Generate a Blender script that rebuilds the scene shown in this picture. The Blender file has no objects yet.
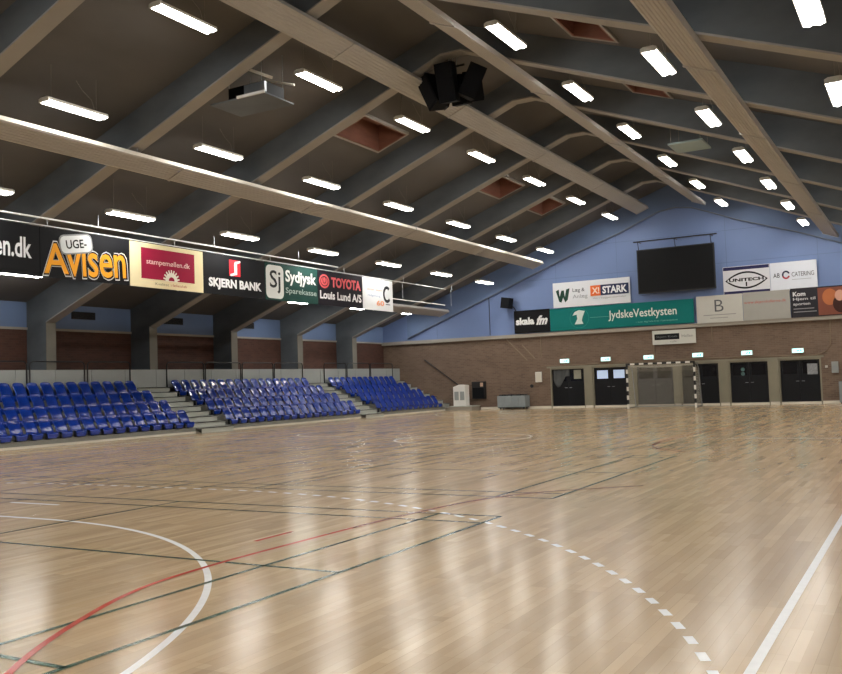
import bpy, bmesh, math, random
from mathutils import Vector, Matrix
random.seed(7)
PI = math.pi
sc = bpy.context.scene
COL = bpy.data.collections.new('sports_hall'); sc.collection.children.link(COL)

# ------------------------------------------------------------------ helpers
def lin(h):
    h = h.lstrip('#'); r = []
    for i in (0, 2, 4):
        c = int(h[i:i+2], 16)/255
        r.append(c/12.92 if c <= .04045 else ((c+.055)/1.055)**2.4)
    return tuple(r)

def newmat(name):
    m = bpy.data.materials.new(name); m.use_nodes = True
    nt = m.node_tree; b = nt.nodes['Principled BSDF']
    return m, nt, b

def pm(name, col, rough=.6, var=.06, scale=3., metal=0., spec=.5, stretch=(1, 1, 1), alpha=None):
    """painted / plain surface with a little procedural unevenness"""
    m, nt, b = newmat(name); c = lin(col) if isinstance(col, str) else col
    tc = nt.nodes.new('ShaderNodeTexCoord'); mp = nt.nodes.new('ShaderNodeMapping')
    mp.inputs['Scale'].default_value = stretch
    n = nt.nodes.new('ShaderNodeTexNoise'); n.inputs['Scale'].default_value = scale; n.inputs['Detail'].default_value = 4
    r = nt.nodes.new('ShaderNodeMapRange'); r.inputs['To Min'].default_value = 1-var*2; r.inputs['To Max'].default_value = 1+var*2
    mx = nt.nodes.new('ShaderNodeVectorMath'); mx.operation = 'SCALE'; mx.inputs[0].default_value = c
    nt.links.new(tc.outputs['Object'], mp.inputs['Vector']); nt.links.new(mp.outputs[0], n.inputs['Vector'])
    nt.links.new(n.outputs['Fac'], r.inputs['Value']); nt.links.new(r.outputs[0], mx.inputs['Scale'])
    nt.links.new(mx.outputs[0], b.inputs['Base Color'])
    b.inputs['Roughness'].default_value = rough; b.inputs['Metallic'].default_value = metal
    b.inputs['Specular IOR Level'].default_value = spec
    return m

def em(name, col, strength):
    m, nt, b = newmat(name); c = lin(col) if isinstance(col, str) else col
    b.inputs['Base Color'].default_value = (*c, 1); b.inputs['Emission Color'].default_value = (*c, 1)
    b.inputs['Emission Strength'].default_value = strength
    return m

def brickmat(name, axis, c1, c2, mortar, bw=.25, bh=.083, rough=.75):
    m, nt, b = newmat(name)
    tc = nt.nodes.new('ShaderNodeTexCoord'); sp = nt.nodes.new('ShaderNodeSeparateXYZ'); cb = nt.nodes.new('ShaderNodeCombineXYZ')
    nt.links.new(tc.outputs['Object'], sp.inputs[0]); nt.links.new(sp.outputs[axis], cb.inputs['X']); nt.links.new(sp.outputs['Z'], cb.inputs['Y'])
    br = nt.nodes.new('ShaderNodeTexBrick'); br.inputs['Scale'].default_value = 1
    br.inputs['Brick Width'].default_value = bw; br.inputs['Row Height'].default_value = bh; br.inputs['Mortar Size'].default_value = .009
    br.inputs['Color1'].default_value = (*lin(c1), 1); br.inputs['Color2'].default_value = (*lin(c2), 1); br.inputs['Mortar'].default_value = (*lin(mortar), 1)
    nt.links.new(cb.outputs[0], br.inputs['Vector'])
    n = nt.nodes.new('ShaderNodeTexNoise'); n.inputs['Scale'].default_value = 1.1; nt.links.new(cb.outputs[0], n.inputs['Vector'])
    r = nt.nodes.new('ShaderNodeMapRange'); r.inputs['To Min'].default_value = .8; r.inputs['To Max'].default_value = 1.2
    mx = nt.nodes.new('ShaderNodeVectorMath'); mx.operation = 'SCALE'
    nt.links.new(n.outputs['Fac'], r.inputs['Value']); nt.links.new(br.outputs['Color'], mx.inputs[0]); nt.links.new(r.outputs[0], mx.inputs['Scale'])
    nt.links.new(mx.outputs[0], b.inputs['Base Color']); b.inputs['Roughness'].default_value = rough
    return m

class MB:
    """collects shapes and links them as ONE mesh object"""
    def __init__(s): s.bm = bmesh.new(); s.mats = []; s.cur = 0
    def mat(s, m):
        if m not in s.mats: s.mats.append(m)
        s.cur = s.mats.index(m); return s
    def _f(s, vs):
        try: f = s.bm.faces.new(vs); f.material_index = s.cur; return f
        except ValueError: return None
    def box(s, x0, x1, y0, y1, z0, z1, M=None):
        P = [Vector((x, y, z)) for x in (x0, x1) for y in (y0, y1) for z in (z0, z1)]
        if M: P = [M @ p for p in P]
        v = [s.bm.verts.new(p) for p in P]
        for q in ((0, 1, 3, 2), (4, 6, 7, 5), (0, 4, 5, 1), (2, 3, 7, 6), (0, 2, 6, 4), (1, 5, 7, 3)): s._f([v[i] for i in q])
        return s
    def prism(s, pts, d0, d1, axis='y', M=None):
        """polygon pts (a,b) extruded along axis: y -> (a,d,b); x -> (d,a,b); z -> (a,b,d)"""
        def mk(a, b, d):
            p = Vector((a, d, b)) if axis == 'y' else Vector((d, a, b)) if axis == 'x' else Vector((a, b, d))
            return M @ p if M else p
        A = [s.bm.verts.new(mk(a, b, d0)) for a, b in pts]; B = [s.bm.verts.new(mk(a, b, d1)) for a, b in pts]
        s._f(A); s._f(B[::-1]); n = len(pts)
        for i in range(n): s._f([A[i], B[i], B[(i+1) % n], A[(i+1) % n]])
        return s
    def tube(s, pts, r, n=8, closed=False):
        pts = [Vector(p) for p in pts]; rings = []
        m = len(pts)
        for i, p in enumerate(pts):
            a = pts[i-1] if (i > 0 or closed) else p; b = pts[(i+1) % m] if (i < m-1 or closed) else p
            d = (b-a).normalized(); up = Vector((0, 0, 1)) if abs(d.z) < .9 else Vector((1, 0, 0))
            u = d.cross(up).normalized(); w = d.cross(u)
            rr = r[i] if isinstance(r, (list, tuple)) else r
            rings.append([s.bm.verts.new(p+rr*(math.cos(2*PI*k/n)*u+math.sin(2*PI*k/n)*w)) for k in range(n)])
        for i in range(m if closed else m-1):
            A, B = rings[i], rings[(i+1) % m]
            for k in range(n): s._f([A[k], A[(k+1) % n], B[(k+1) % n], B[k]])
        if not closed: s._f(rings[0][::-1]); s._f(rings[-1])
        return s
    def grid(s, f, nu, nv):
        V = [[s.bm.verts.new(f(i/nu, j/nv)) for j in range(nv+1)] for i in range(nu+1)]
        for i in range(nu):
            for j in range(nv): s._f([V[i][j], V[i+1][j], V[i+1][j+1], V[i][j+1]])
        return s
    def build(s, name, m=None, parent=None, smooth=False, bevel=0, seg=2, solid=0):
        if bevel:
            es = [e for e in s.bm.edges if e.is_manifold and e.calc_face_angle(0) > .5]
            bmesh.ops.bevel(s.bm, geom=es, offset=bevel, segments=seg, affect='EDGES', profile=.5)
        bmesh.ops.recalc_face_normals(s.bm, faces=s.bm.faces)
        if solid: bmesh.ops.solidify(s.bm, geom=s.bm.faces[:], thickness=solid)
        me = bpy.data.meshes.new(name); s.bm.to_mesh(me); s.bm.free()
        for k in (s.mats or [m]): me.materials.append(k)
        if smooth:
            for p in me.polygons: p.use_smooth = True
        o = bpy.data.objects.new(name, me); COL.objects.link(o)
        if parent: o.parent = parent
        return o

def thing(name, label, cat, loc=(0, 0, 0), rz=0, group=None):
    o = bpy.data.objects.new(name, None); COL.objects.link(o); o.empty_display_size = .1
    o.location = loc; o.rotation_euler = (0, 0, rz); o['label'] = label; o['category'] = cat
    if group: o['group'] = group
    return o
def tag(o, label, cat, group=None):
    o['label'] = label; o['category'] = cat
    if group: o['group'] = group
    return o
def struct(o): o['kind'] = 'structure'; return o
def sempty(name, loc=(0, 0, 0), rz=0):
    o = bpy.data.objects.new(name, None); COL.objects.link(o); o.location = loc; o.rotation_euler = (0, 0, rz); return struct(o)
def dup(root, loc, rz, label):
    r = root.copy(); COL.objects.link(r); r.location = loc; r.rotation_euler = (0, 0, rz); r['label'] = label
    for ch in root.children:
        c = ch.copy(); COL.objects.link(c); c.parent = r
        for g in ch.children:
            d = g.copy(); COL.objects.link(d); d.parent = c
    return r

ORD = 'first second third fourth fifth sixth seventh eighth ninth tenth eleventh twelfth thirteenth fourteenth fifteenth sixteenth seventeenth eighteenth nineteenth twentieth'.split()

# ------------------------------------------------------------------ materials
M = {}
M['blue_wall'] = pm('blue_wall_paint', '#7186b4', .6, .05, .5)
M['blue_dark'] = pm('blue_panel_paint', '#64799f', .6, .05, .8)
M['deck'] = pm('roof_deck_boards', '#575554', .9, .22, .45, stretch=(1, .6, 1))
M['web'] = pm('beam_grey_concrete', '#565c62', .85, .25, .8, stretch=(1, 1, 2))
M['soffit'] = pm('beam_soffit_bounce_tint', '#928f8b', .75, .08, 1.2)  # paler tan puts the floor's bounce light into the beam undersides
M['colface'] = pm('column_lit_face_tint', '#6c6a62', .75, .08, 1.2)  # paler than the web: light on the court-facing side, in the colour
M['tan_panel'] = pm('heating_panel_enamel', '#a8a6a4', .55, .04, .7)
M['tan_edge'] = pm('heating_panel_edge', '#e4ded4', .5, .03, .8)
M['white'] = pm('white_enamel', '#e8e6df', .45, .03, 2)
M['offwhite'] = pm('skirting_white', '#d8d2c4', .5, .04, 2)
M['grey'] = pm('grey_painted_wood', '#8c8c86', .6, .06, 1.5)
M['pier'] = pm('pier_grey_beige', '#85806f', .6, .08, 1.5)
M['lgrey'] = pm('light_grey_panel', '#979b99', .6, .05, .9)
M['ledge'] = pm('ledge_grey', '#9b958a', .6, .06, 1)
M['black'] = pm('black_metal', '#131417', .4, .05, 3)
M['blackcloth'] = pm('black_housing', '#04060c', .8, .1, 6, spec=.2)
M['navy'] = pm('door_navy_black', '#0a0c12', .55, .08, 2, spec=.25)
M['dglass'] = pm('dark_door_glass', '#14161b', .12, .15, 3)
M['greyglass'] = pm('notice_paper', '#8d9094', .6, .25, 14)
M['steel'] = pm('galvanised_steel', '#9ba0a4', .35, .08, 5, metal=.8)
M['white_rail'] = pm('white_steel_rail', '#e9ecee', .25, .03, 5)
M['trolley'] = pm('grey_plastic', '#8a9396', .5, .07, 4)
M['hatch'] = pm('red_brown_wood', '#744a3c', .7, .16, 2.2, stretch=(1, 1, 4))
M['seat'] = pm('blue_seat_plastic', '#08308c', .15, .06, 9, spec=.7)
M['bracket'] = pm('dark_bracket', '#1b1d24', .45, .05, 5)
M['step'] = pm('pale_step_board', '#b4b6ae', .6, .06, 2)
M['tread'] = pm('grey_stand_deck', '#7f7f78', .65, .08, 1.6)
M['tube'] = em('lit_tube', (1, .968, .9), 62)
M['exit_lit'] = em('lit_exit_face', (.5, 1, .97), 1.9)
M['exit_ink'] = em('lit_exit_green', (.02, .42, .32), .9)
M['conduit'] = pm('conduit_brown', '#84735f', .6, .05, 4)
M['wire'] = pm('wire_grey', '#77756f', .6, .05, 5)
M['screen'] = pm('screen_black', '#05060a', .6, .05, 2, spec=.2)
M['net'] = pm('net_cord', '#b9b6aa', .8, .05, 9)
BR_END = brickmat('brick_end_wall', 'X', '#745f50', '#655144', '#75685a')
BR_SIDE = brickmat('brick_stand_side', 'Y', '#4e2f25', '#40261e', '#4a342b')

def floor_material():
    m, nt, b = newmat('beech_parquet'); N = nt.nodes.new; L = nt.links.new
    tc = N('ShaderNodeTexCoord'); sp = N('ShaderNodeSeparateXYZ'); cb = N('ShaderNodeCombineXYZ')
    L(tc.outputs['Object'], sp.inputs[0]); L(sp.outputs['Y'], cb.inputs['X']); L(sp.outputs['X'], cb.inputs['Y'])
    def brick(w, h, off, c1, c2, mo, ms):
        br = N('ShaderNodeTexBrick'); br.inputs['Scale'].default_value = 1; br.offset = off; br.offset_frequency = 3
        br.inputs['Brick Width'].default_value = w; br.inputs['Row Height'].default_value = h; br.inputs['Mortar Size'].default_value = ms
        br.inputs['Mortar Smooth'].default_value = .3
        br.inputs['Color1'].default_value = (*c1, 1); br.inputs['Color2'].default_value = (*c2, 1); br.inputs['Mortar'].default_value = (*mo, 1)
        L(cb.outputs[0], br.inputs['Vector']); return br
    b1 = brick(.62, .066, .37, lin('#c3ab8a'), lin('#b59c7b'), lin('#ab916d'), .0012)
    b2 = brick(2.4, .132, .41, (1.10, 1.095, 1.09), (.89, .88, .87), (.82, .8, .78), .002)
    mul = N('ShaderNodeVectorMath'); mul.operation = 'MULTIPLY'; L(b1.outputs['Color'], mul.inputs[0]); L(b2.outputs['Color'], mul.inputs[1])
    mp = N('ShaderNodeMapping'); mp.inputs['Scale'].default_value = (1.2, 14, 1); L(cb.outputs[0], mp.inputs['Vector'])
    n = N('ShaderNodeTexNoise'); n.inputs['Scale'].default_value = 1; n.inputs['Detail'].default_value = 2; L(mp.outputs[0], n.inputs['Vector'])
    r = N('ShaderNodeMapRange'); r.inputs['To Min'].default_value = .92; r.inputs['To Max'].default_value = 1.08; L(n.outputs['Fac'], r.inputs['Value'])
    s2 = N('ShaderNodeVectorMath'); s2.operation = 'SCALE'; L(mul.outputs[0], s2.inputs[0]); L(r.outputs[0], s2.inputs['Scale'])
    L(s2.outputs[0], b.inputs['Base Color'])
    # boards are worn unevenly: each polishes a little differently, which breaks up the lamp reflections
    b3 = brick(1.1, .132, .29, (.16, .16, .16), (.2, .2, .2), (.19, .19, .19), .002)
    L(b3.outputs['Color'], b.inputs['Roughness']); b.inputs['Specular IOR Level'].default_value = .38
    return m
M['floor'] = floor_material()
def paint(name, col): return pm(name, col, .19, .05, 12, spec=.34)
M['lw'] = paint('court_white', '#f4f5f6'); M['lg'] = paint('court_green', '#1f4a39'); M['lr'] = paint('court_red', '#b8453a')

# ------------------------------------------------------------------ dimensions (metres)
XL, XR, YE, YB = -26.1, 7.26, 42., -8.71
RX = -9.42; S = 4.61
def zs(x): return 10.0-.385*max(abs(x-RX), .3)         # underside of the roof frames
def zd(x): return 10.66-.3555*abs(x-RX)                # underside of the roof deck

# ------------------------------------------------------------------ shell
floor = struct(MB().box(XL-.3, XR+.3, YB-.3, YE+.4, -.3, 0).build('floor', M['floor']))
# left wall: brick below, blue boards above
wl = sempty('wall_left', (0, 0, 0))
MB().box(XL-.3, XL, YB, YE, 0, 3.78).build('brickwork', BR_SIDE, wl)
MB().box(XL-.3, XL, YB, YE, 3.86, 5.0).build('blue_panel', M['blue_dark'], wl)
MB().box(XL-.3, XL+.05, YB, YE, 3.78, 3.86).build('ledge', M['ledge'], wl)
wr = sempty('wall_right', (0, 0, 0))
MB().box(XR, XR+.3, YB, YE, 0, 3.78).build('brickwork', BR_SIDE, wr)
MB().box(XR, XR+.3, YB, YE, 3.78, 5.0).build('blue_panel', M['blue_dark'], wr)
wb = sempty('wall_back', (0, 0, 0))
MB().box(XL, XR, YB-.3, YB, 0, 3.78).build('brickwork', BR_END, wb)
MB().prism([(XL, 3.78), (XR, 3.78), (XR, 4.9), (RX, 10.8), (XL, 4.9)], YB-.3, YB).build('blue_panel', M['blue_wall'], wb)
# end wall with door openings
DOORS = [(-16.13, -14.27), (-13.90, -12.08), (-11.73, -9.85), (-9.58, -7.75), (-7.37, -5.58), (-5.20, -3.42)]
DT = 2.03
we = sempty('wall_end', (0, 0, 0))
e = MB().box(XL, XR, YE, YE+.3, DT, 3.75)
xs = [XL]+[v for d in DOORS for v in d]+[XR]
for i in range(0, len(xs), 2): e.box(xs[i], xs[i+1], YE, YE+.3, 0, DT)
e.build('brickwork', BR_END, we)
MB().prism([(XL, 3.75), (XR, 3.75), (XR, 4.9), (RX, 10.8), (XL, 4.9)], YE, YE+.3).build('blue_panel', M['blue_wall'], we)
# seams of the big blue boards
sm = MB()
for x in (-22.6, -19.4, -15.6, -12.4, -7.2, -3.3, .3): sm.box(x-.012, x+.012, YE-.006, YE, 3.9, zd(x)-.1)
for z in (6.6, 8.1):
    hw = (10.4-z)/.3555; sm.box(RX-hw, RX+hw, YE-.006, YE, z-.012, z+.012)
sm.build('board_seam', M['blue_dark'], we)
struct(MB().box(XL, XR, YE-.16, YE, 3.68, 3.86).build('trim_1', M['ledge'], None, bevel=.01))
# arched blue gable frame along the roof line
P_lo = [(-24.4, zs(-24.4)-.25), (-19.5, zs(-19.5)-.28), (-14.7, zs(-14.7)-.30), (-12.2, 8.5), (-11.1, 8.95), (-10.2, 9.32), (-9.42, 9.42), (-8.64, 9.32), (-7.7, 8.95), (-6.6, 8.5), (-4.1, zs(-4.1)-.30), (XR, zs(XR)-.28)]
P_hi = [(XR, zd(XR)), (RX, zd(RX)), (-24.4, zd(-24.4))]
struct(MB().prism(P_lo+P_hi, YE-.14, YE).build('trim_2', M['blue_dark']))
struct(MB().tube([(x, YE-.16, z+.02) for x, z in P_lo], .03, 6).build('trim_3', pm('roofline_trim', '#6f7887', .5, .05, 3)))
# skirting between the doors
sk = MB(); 
for i in range(0, len(xs), 2):
    a, b = xs[i], xs[i+1]
    if a < -20.3: a = -20.1
    sk.box(a, b, YE-.05 if b-a > 1 else YE-.1, YE, 0, .12)
struct(sk.build('baseboard_end', M['offwhite'], None, bevel=.006))
for i in range(5):
    a, b = DOORS[i][1], DOORS[i+1][0]
    struct(MB().box(a, b, YE-.06, YE+.1, .12, DT+.04).build('trim_%d' % (4+i), M['pier'], None, bevel=.01))
struct(MB().box(-16.3, -3.3, YE-.03, YE+.05, DT, DT+.09).build('trim_9', M['pier'], None))

# roof deck with four timber-lined wells
HATCH = [(-14.15, -13.1, 20.55, 22.95), (-14.15, -13.1, 29.75, 32.2), (-14.15, -13.1, 34.4, 36.8), (-5.95, -4.95, 15.9, 18.4), (-5.95, -4.95, 21.1, 23.3)]
ceil = sempty('ceiling', (0, 0, 0))
def slope_deck(side):
    xe = XL if side < 0 else XR
    xc = sorted({xe, RX}|{h[0] for h in HATCH if (h[0] < RX) == (side < 0)}|{h[1] for h in HATCH if (h[0] < RX) == (side < 0)})
    ycut = sorted({YB, YE}|{v for h in HATCH if (h[0] < RX) == (side < 0) for v in h[2:]})
    b = MB()
    for i in range(len(xc)-1):
        for j in range(len(ycut)-1):
            cx, cy = (xc[i]+xc[i+1])/2, (ycut[j]+ycut[j+1])/2
            if any(h[0] < cx < h[1] and h[2] < cy < h[3] for h in HATCH): continue
            b.prism([(xc[i], zd(xc[i])), (xc[i+1], zd(xc[i+1])), (xc[i+1], zd(xc[i+1])+.15), (xc[i], zd(xc[i])+.15)], ycut[j], ycut[j+1])
    b.build('roof_deck', M['deck'], ceil)
slope_deck(-1); slope_deck(1)
for (a, b_, c, d) in HATCH:
    h = MB(); t = .05
    za, zb = zd(a), zd(b_); H = .75
    h.prism([(a, za-.06), (a+t, zd(a+t)-.06), (a+t, za+H), (a, za+H)], c, d)
    h.prism([(b_-t, zd(b_-t)-.06), (b_, zb-.06), (b_, zb+H), (b_-t, zb+H)], c, d)
    for y in (c, d-t): h.prism([(a+t, zd(a+t)-.06), (b_-t, zd(b_-t)-.06), (b_-t, zb+H), (a+t, za+H)], y, y+t)
    h.prism([(a, za+H), (b_, zb+H), (b_, zb+H+.05), (a, za+H+.05)], c, d)
    o = h.build('roof_well', M['hatch'], ceil)
    r = MB()
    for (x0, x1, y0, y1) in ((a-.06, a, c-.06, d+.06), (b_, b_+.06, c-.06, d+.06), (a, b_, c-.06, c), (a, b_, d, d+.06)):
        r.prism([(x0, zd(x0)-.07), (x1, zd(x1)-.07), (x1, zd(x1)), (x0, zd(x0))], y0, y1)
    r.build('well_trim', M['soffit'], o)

# portal frames
def portal(i, y):
    fr = sempty('portal_frame', (0, y, 0))
    w = .36
    for s in (-1, 1):
        xe = XL if s < 0 else XR; xi = xe-s*1.0
        pts = [(RX, zs(RX)+.04), (RX+s*.3, zs(RX)+.04), (xi, zs(xi)+.04), (xi, zs(xi)+.04), (xi, zs(xe)+.001), (xe, zs(xe)+.001), (xe, zd(xe)), (RX, zd(RX))]
        MB().prism(pts, 0, w).build('rafter', M['web'], fr)
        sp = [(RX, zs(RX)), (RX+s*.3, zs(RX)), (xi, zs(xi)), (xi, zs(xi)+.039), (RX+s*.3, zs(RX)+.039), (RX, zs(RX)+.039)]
        MB().prism(sp, -.012, w+.012).build('soffit_bounce_strip', M['soffit'], fr)  # thin strip holding the painted bounce light under the rafter
        MB().box(min(xe, xi), max(xe, xi), 0, w, 0, zs(xe)+.0).build('column', M['web'], fr)
        MB().box(min(xi, xi-s*.025), max(xi, xi-s*.025), -.012, w+.012, 0, zs(xi)-.012).build('column_lit_face', M['colface'], fr)  # thin plate holding the painted light on the column's court side
for k in range(1, 11): portal(k, YE-S*k)

# ------------------------------------------------------------------ court lines (paint on the floor)
class Lines:
    def __init__(s, z): s.b = MB(); s.z = z
    def seg(s, x0, y0, x1, y1, w=.05):
        s.poly([(x0, y0), (x1, y1)], w)
    def poly(s, pts, w=.05):
        n = len(pts); L, R = [], []
        for i in range(n):
            a = Vector(pts[max(i-1, 0)]); c = Vector(pts[min(i+1, n-1)]); d = (c-a).normalized(); nn = Vector((-d.y, d.x))*w/2
            p = Vector(pts[i]); L.append(s.b.bm.verts.new((p.x+nn.x, p.y+nn.y, s.z))); R.append(s.b.bm.verts.new((p.x-nn.x, p.y-nn.y, s.z)))
        for i in range(n-1): s.b._f([L[i], R[i], R[i+1], L[i+1]])
    def arc(s, cx, cy, r, a0, a1, w=.05, n=48):
        s.poly([(cx+r*math.cos(math.radians(a0+(a1-a0)*i/n)), cy+r*math.sin(math.radians(a0+(a1-a0)*i/n))) for i in range(n+1)], w)
def goalarc(r, d):   # path of a handball line of radius r round the near (d=1) or far (d=-1) goal
    pts = []
    y0 = 0 if d > 0 else 40
    for i in range(200):
        a = math.radians(90*i/199); x = -8.5+r*math.cos(a)
        if x <= 0: pts.append((x, y0+d*r*math.sin(a)))
    for i in range(1, 20): pts.append((-8.5-3*i/20, y0+d*r))
    for i in range(200):
        a = math.radians(90+90*i/199); x = -11.5+r*math.cos(a)
        if x >= -20: pts.append((x, y0+d*r*math.sin(a)))
    return pts
W = Lines(.0012)
W.seg(0, 0, 0, 40, .055); W.seg(-20, 0, -20, 40); W.seg(-20, 40, 0, 40, .05); W.seg(-20, 0, 0, 0, .05)
for d in (1, -1):
    W.poly(goalarc(6, d), .055)
    y7 = 7 if d > 0 else 33; W.seg(-10.5, y7, -9.5, y7, .05)
    pts = goalarc(9, d); acc = [0]
    for i in range(1, len(pts)): acc.append(acc[-1]+math.dist(pts[i-1], pts[i]))
    def at(t):
        for i in range(1, len(pts)):
            if acc[i] >= t:
                f = (t-acc[i-1])/max(acc[i]-acc[i-1], 1e-9); return (pts[i-1][0]+f*(pts[i][0]-pts[i-1][0]), pts[i-1][1]+f*(pts[i][1]-pts[i-1][1]))
        return pts[-1]
    t = .0
    while t < acc[-1]-.2: W.poly([at(t), at(t+.075), at(t+.15)], .055); t += .30
W.seg(-20, 20, 0, 20); W.arc(-10, 20, 1.8, 0, 360, .05); W.arc(-15, 22.4, 1.8, 110, 290, .05)
W.b.build('white_marking', M['lw'], floor)
G = Lines(.0024)
for y0 in (1.65, 9.27, 16.9, 24.5, 32.1):
    x0, x1 = -16.7, -3.3
    y1 = y0+6.1; w = .045
    for y in (y0, y0+.46, y1-.46, y1): G.seg(x0, y, x1, y, w)
    for x in (x0, x0+.76, x1-.76, x1): G.seg(x, y0, x, y1, w)
    for x in (-8.02, -11.98): G.seg(x, y0, x, y1, w)
    G.seg(x0, y0+3.05, -11.98, y0+3.05, w); G.seg(-8.02, y0+3.05, x1, y0+3.05, w)
G.b.build('green_marking', M['lg'], floor)
Rr = Lines(.0036)
def smooth(pts, n=8):
    out = []
    for i in range(len(pts)-1):
        p0, p1, p2, p3 = pts[max(i-1, 0)], pts[i], pts[i+1], pts[min(i+2, len(pts)-1)]
        for k in range(n):
            t = k/n
            out.append(tuple(.5*((2*p1[j])+(-p0[j]+p2[j])*t+(2*p0[j]-5*p1[j]+4*p2[j]-p3[j])*t*t+(-p0[j]+3*p1[j]-3*p2[j]+p3[j])*t**3) for j in (0, 1)))
    return out+[pts[-1]]
near = [(-1.5, .2), (-2.6, .95), (-3.5, 1.92), (-4.05, 2.82), (-4.4, 3.68), (-4.5, 4.56), (-4.48, 5.7), (-4.42, 7.07), (-4.3, 8.1), (-4.1, 9.0), (-3.6, 9.9), (-2.6, 10.8)]
Rr.poly(smooth(near), .05); Rr.seg(-4.92, 5.61, -4.92, 6.19, .05)
Rr.poly(smooth([(x, y+14.2) for x, y in near[4:]]), .05); Rr.poly(smooth([(-3.3, 16.2), (-4.05, 17.0), (-4.4, 17.9), (-4.48, 18.76)]), .05)
Rr.b.build('red_marking', M['lr'], floor)

# ------------------------------------------------------------------ ceiling lights
def make_light():
    t = thing('ceiling_light', '', 'light', group='twin tube ceiling lights')
    hl = .79
    MB().prism([(-.16, -.045), (-.15, -.045), (-.15, 0), (.15, 0), (.15, -.045), (.16, -.045), (.16, .01), (.10, .04), (-.10, .04), (-.16, .01)], -hl, hl).build('housing', M['white'], t)
    for s in (-1, 1):
        MB().tube([(s*.076, -hl+.03, -.04), (s*.076, hl-.03, -.04)], .058, 8).build('tube', M['tube'], t, smooth=True)
        MB().box(-.155, .155, s*hl-.008, s*hl+.008, -.072, .012).build('end_cap', M['white'], t)
    return t
HC = {}
def add_cable(t, h):
    key = round(h, 2)
    if key not in HC:
        o = [MB().tube([(0, q*.6, .07), (0, q*.6, h)], .004, 4).build('hanging_wire', M['wire'], t) for q in (-1, 1)]
        o.append(MB().tube([(0, .55, .07), (.02, .45, .28), (.03, .2, .42), (0, .05, min(h, .62))], .006, 4).build('power_cable', M['wire'], t)); HC[key] = o
    else:
        for q in HC[key]:
            o = q.copy(); COL.objects.link(o); o.parent = t
L0 = make_light(); first = True
ROWS = [(-2.53, 'stand side, row beside the ridge'), (-5.83, 'stand side, middle row'), (-9.15, 'stand side, row just above the banners'), (-14.03, 'low row over the stands'),
        (2.53, 'away from stands, row beside the ridge'), (5.83, 'away from stands, second row from ridge'), (9.05, 'away from stands, third row from ridge'), (14.03, 'away from stands, outermost row')]
for ri, (off, words) in enumerate(ROWS):
    for k in range(0, 10):
        if (ri == 7 and k % 2) or (ri == 3 and k in (3, 4)): continue
        x = RX+off; y = YE-S*(k+.5)+.07; z = zs(x)+.04 if abs(off) < 13 else 5.31
        lab = 'ceiling light, %s, %s from screen wall' % (words, ORD[k])
        if first: t = L0; t['label'] = lab; t.location = (x, y, z); first = False; base_children = list(t.children)
        else:
            t = L0.copy(); COL.objects.link(t); t.location = (x, y, z); t['label'] = lab
            for ch in base_children:
                c = ch.copy(); COL.objects.link(c); c.parent = t
        add_cable(t, zd(x)-z)

# ------------------------------------------------------------------ ribbed heating panels hung under the frames
PW = .62
def heating_panel(xc, zc, s, label, edge='tan_panel'):
    t = thing('ceiling_heating_panel', label, 'heating panel', (xc, 0, zc), 0, 'long heating panels under the roof frames')
    ang = math.atan(.385)*(1 if s < 0 else -1)
    R = Matrix.Rotation(-ang, 4, 'Y')
    y = -6.0; js = [y]
    while js[-1] < 40: js.append(min(js[-1]+5.85, 40.9)) 
    js = [v for v in (-6, -1.7, 4.2, 10.1, 16.05, 21.8, 28.2, 34.4, 40.9)]
    for a, b_ in zip(js[:-1], js[1:]):
        g = MB(); n = 7
        prof = [(-PW/2, .09), (-PW/2, -.0)]
        for i in range(n):
            c = -PW/2+PW*(i+.5)/n; h = PW/n*.30
            prof += [(c-h, 0), (c-h*.55, -.014), (c+h*.55, -.014), (c+h, 0)]
        prof += [(PW/2, 0), (PW/2, .09)]
        g.prism(prof, a+.015, b_-.015, 'y', R).build('panel_section', M['tan_panel'], t)
        e = MB()
        for q in (-1, 1): e.box(min(q*PW/2, q*(PW/2+.012)), max(q*PW/2, q*(PW/2+.012)), a+.015, b_-.015, 0, .11, R)
        e.build('edge_strip', M[edge], t)
        j = MB().box(-PW/2-.015, PW/2+.015, b_-.05, b_+.03, -.028, .095, R); j.build('joint_cover', M['tan_panel'], t)
    w = MB()
    for k in range(1, 11):
        yy = YE-S*k+.18
        for q in (-.25, .25):
            p = R @ Vector((q, 0, .08)); w.tube([(p.x, yy, p.z), (p.x, yy, zs(xc+p.x)-zc+.02)], .008, 4)
    w.build('hanger', M['steel'], t)
heating_panel(-10.72, 9.30, -1, 'ribbed beige heating panel nearest the ridge on the stand side')
heating_panel(-8.10, 9.34, 1, 'ribbed beige heating panel just past the ridge away from the stands')
heating_panel(-2.66, 7.24, 1, 'ribbed beige heating panel far down the slope away from the stands')
heating_panel(-16.12, 7.18, -1, 'long beige heating panel halfway down the slope toward the stands', 'tan_edge')  # near-white edge strips paint in the lamplight on this panel's lip
heating_panel(-21.55, 5.12, -1, 'low beige heating panel hanging behind the banners over the stands')

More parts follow.
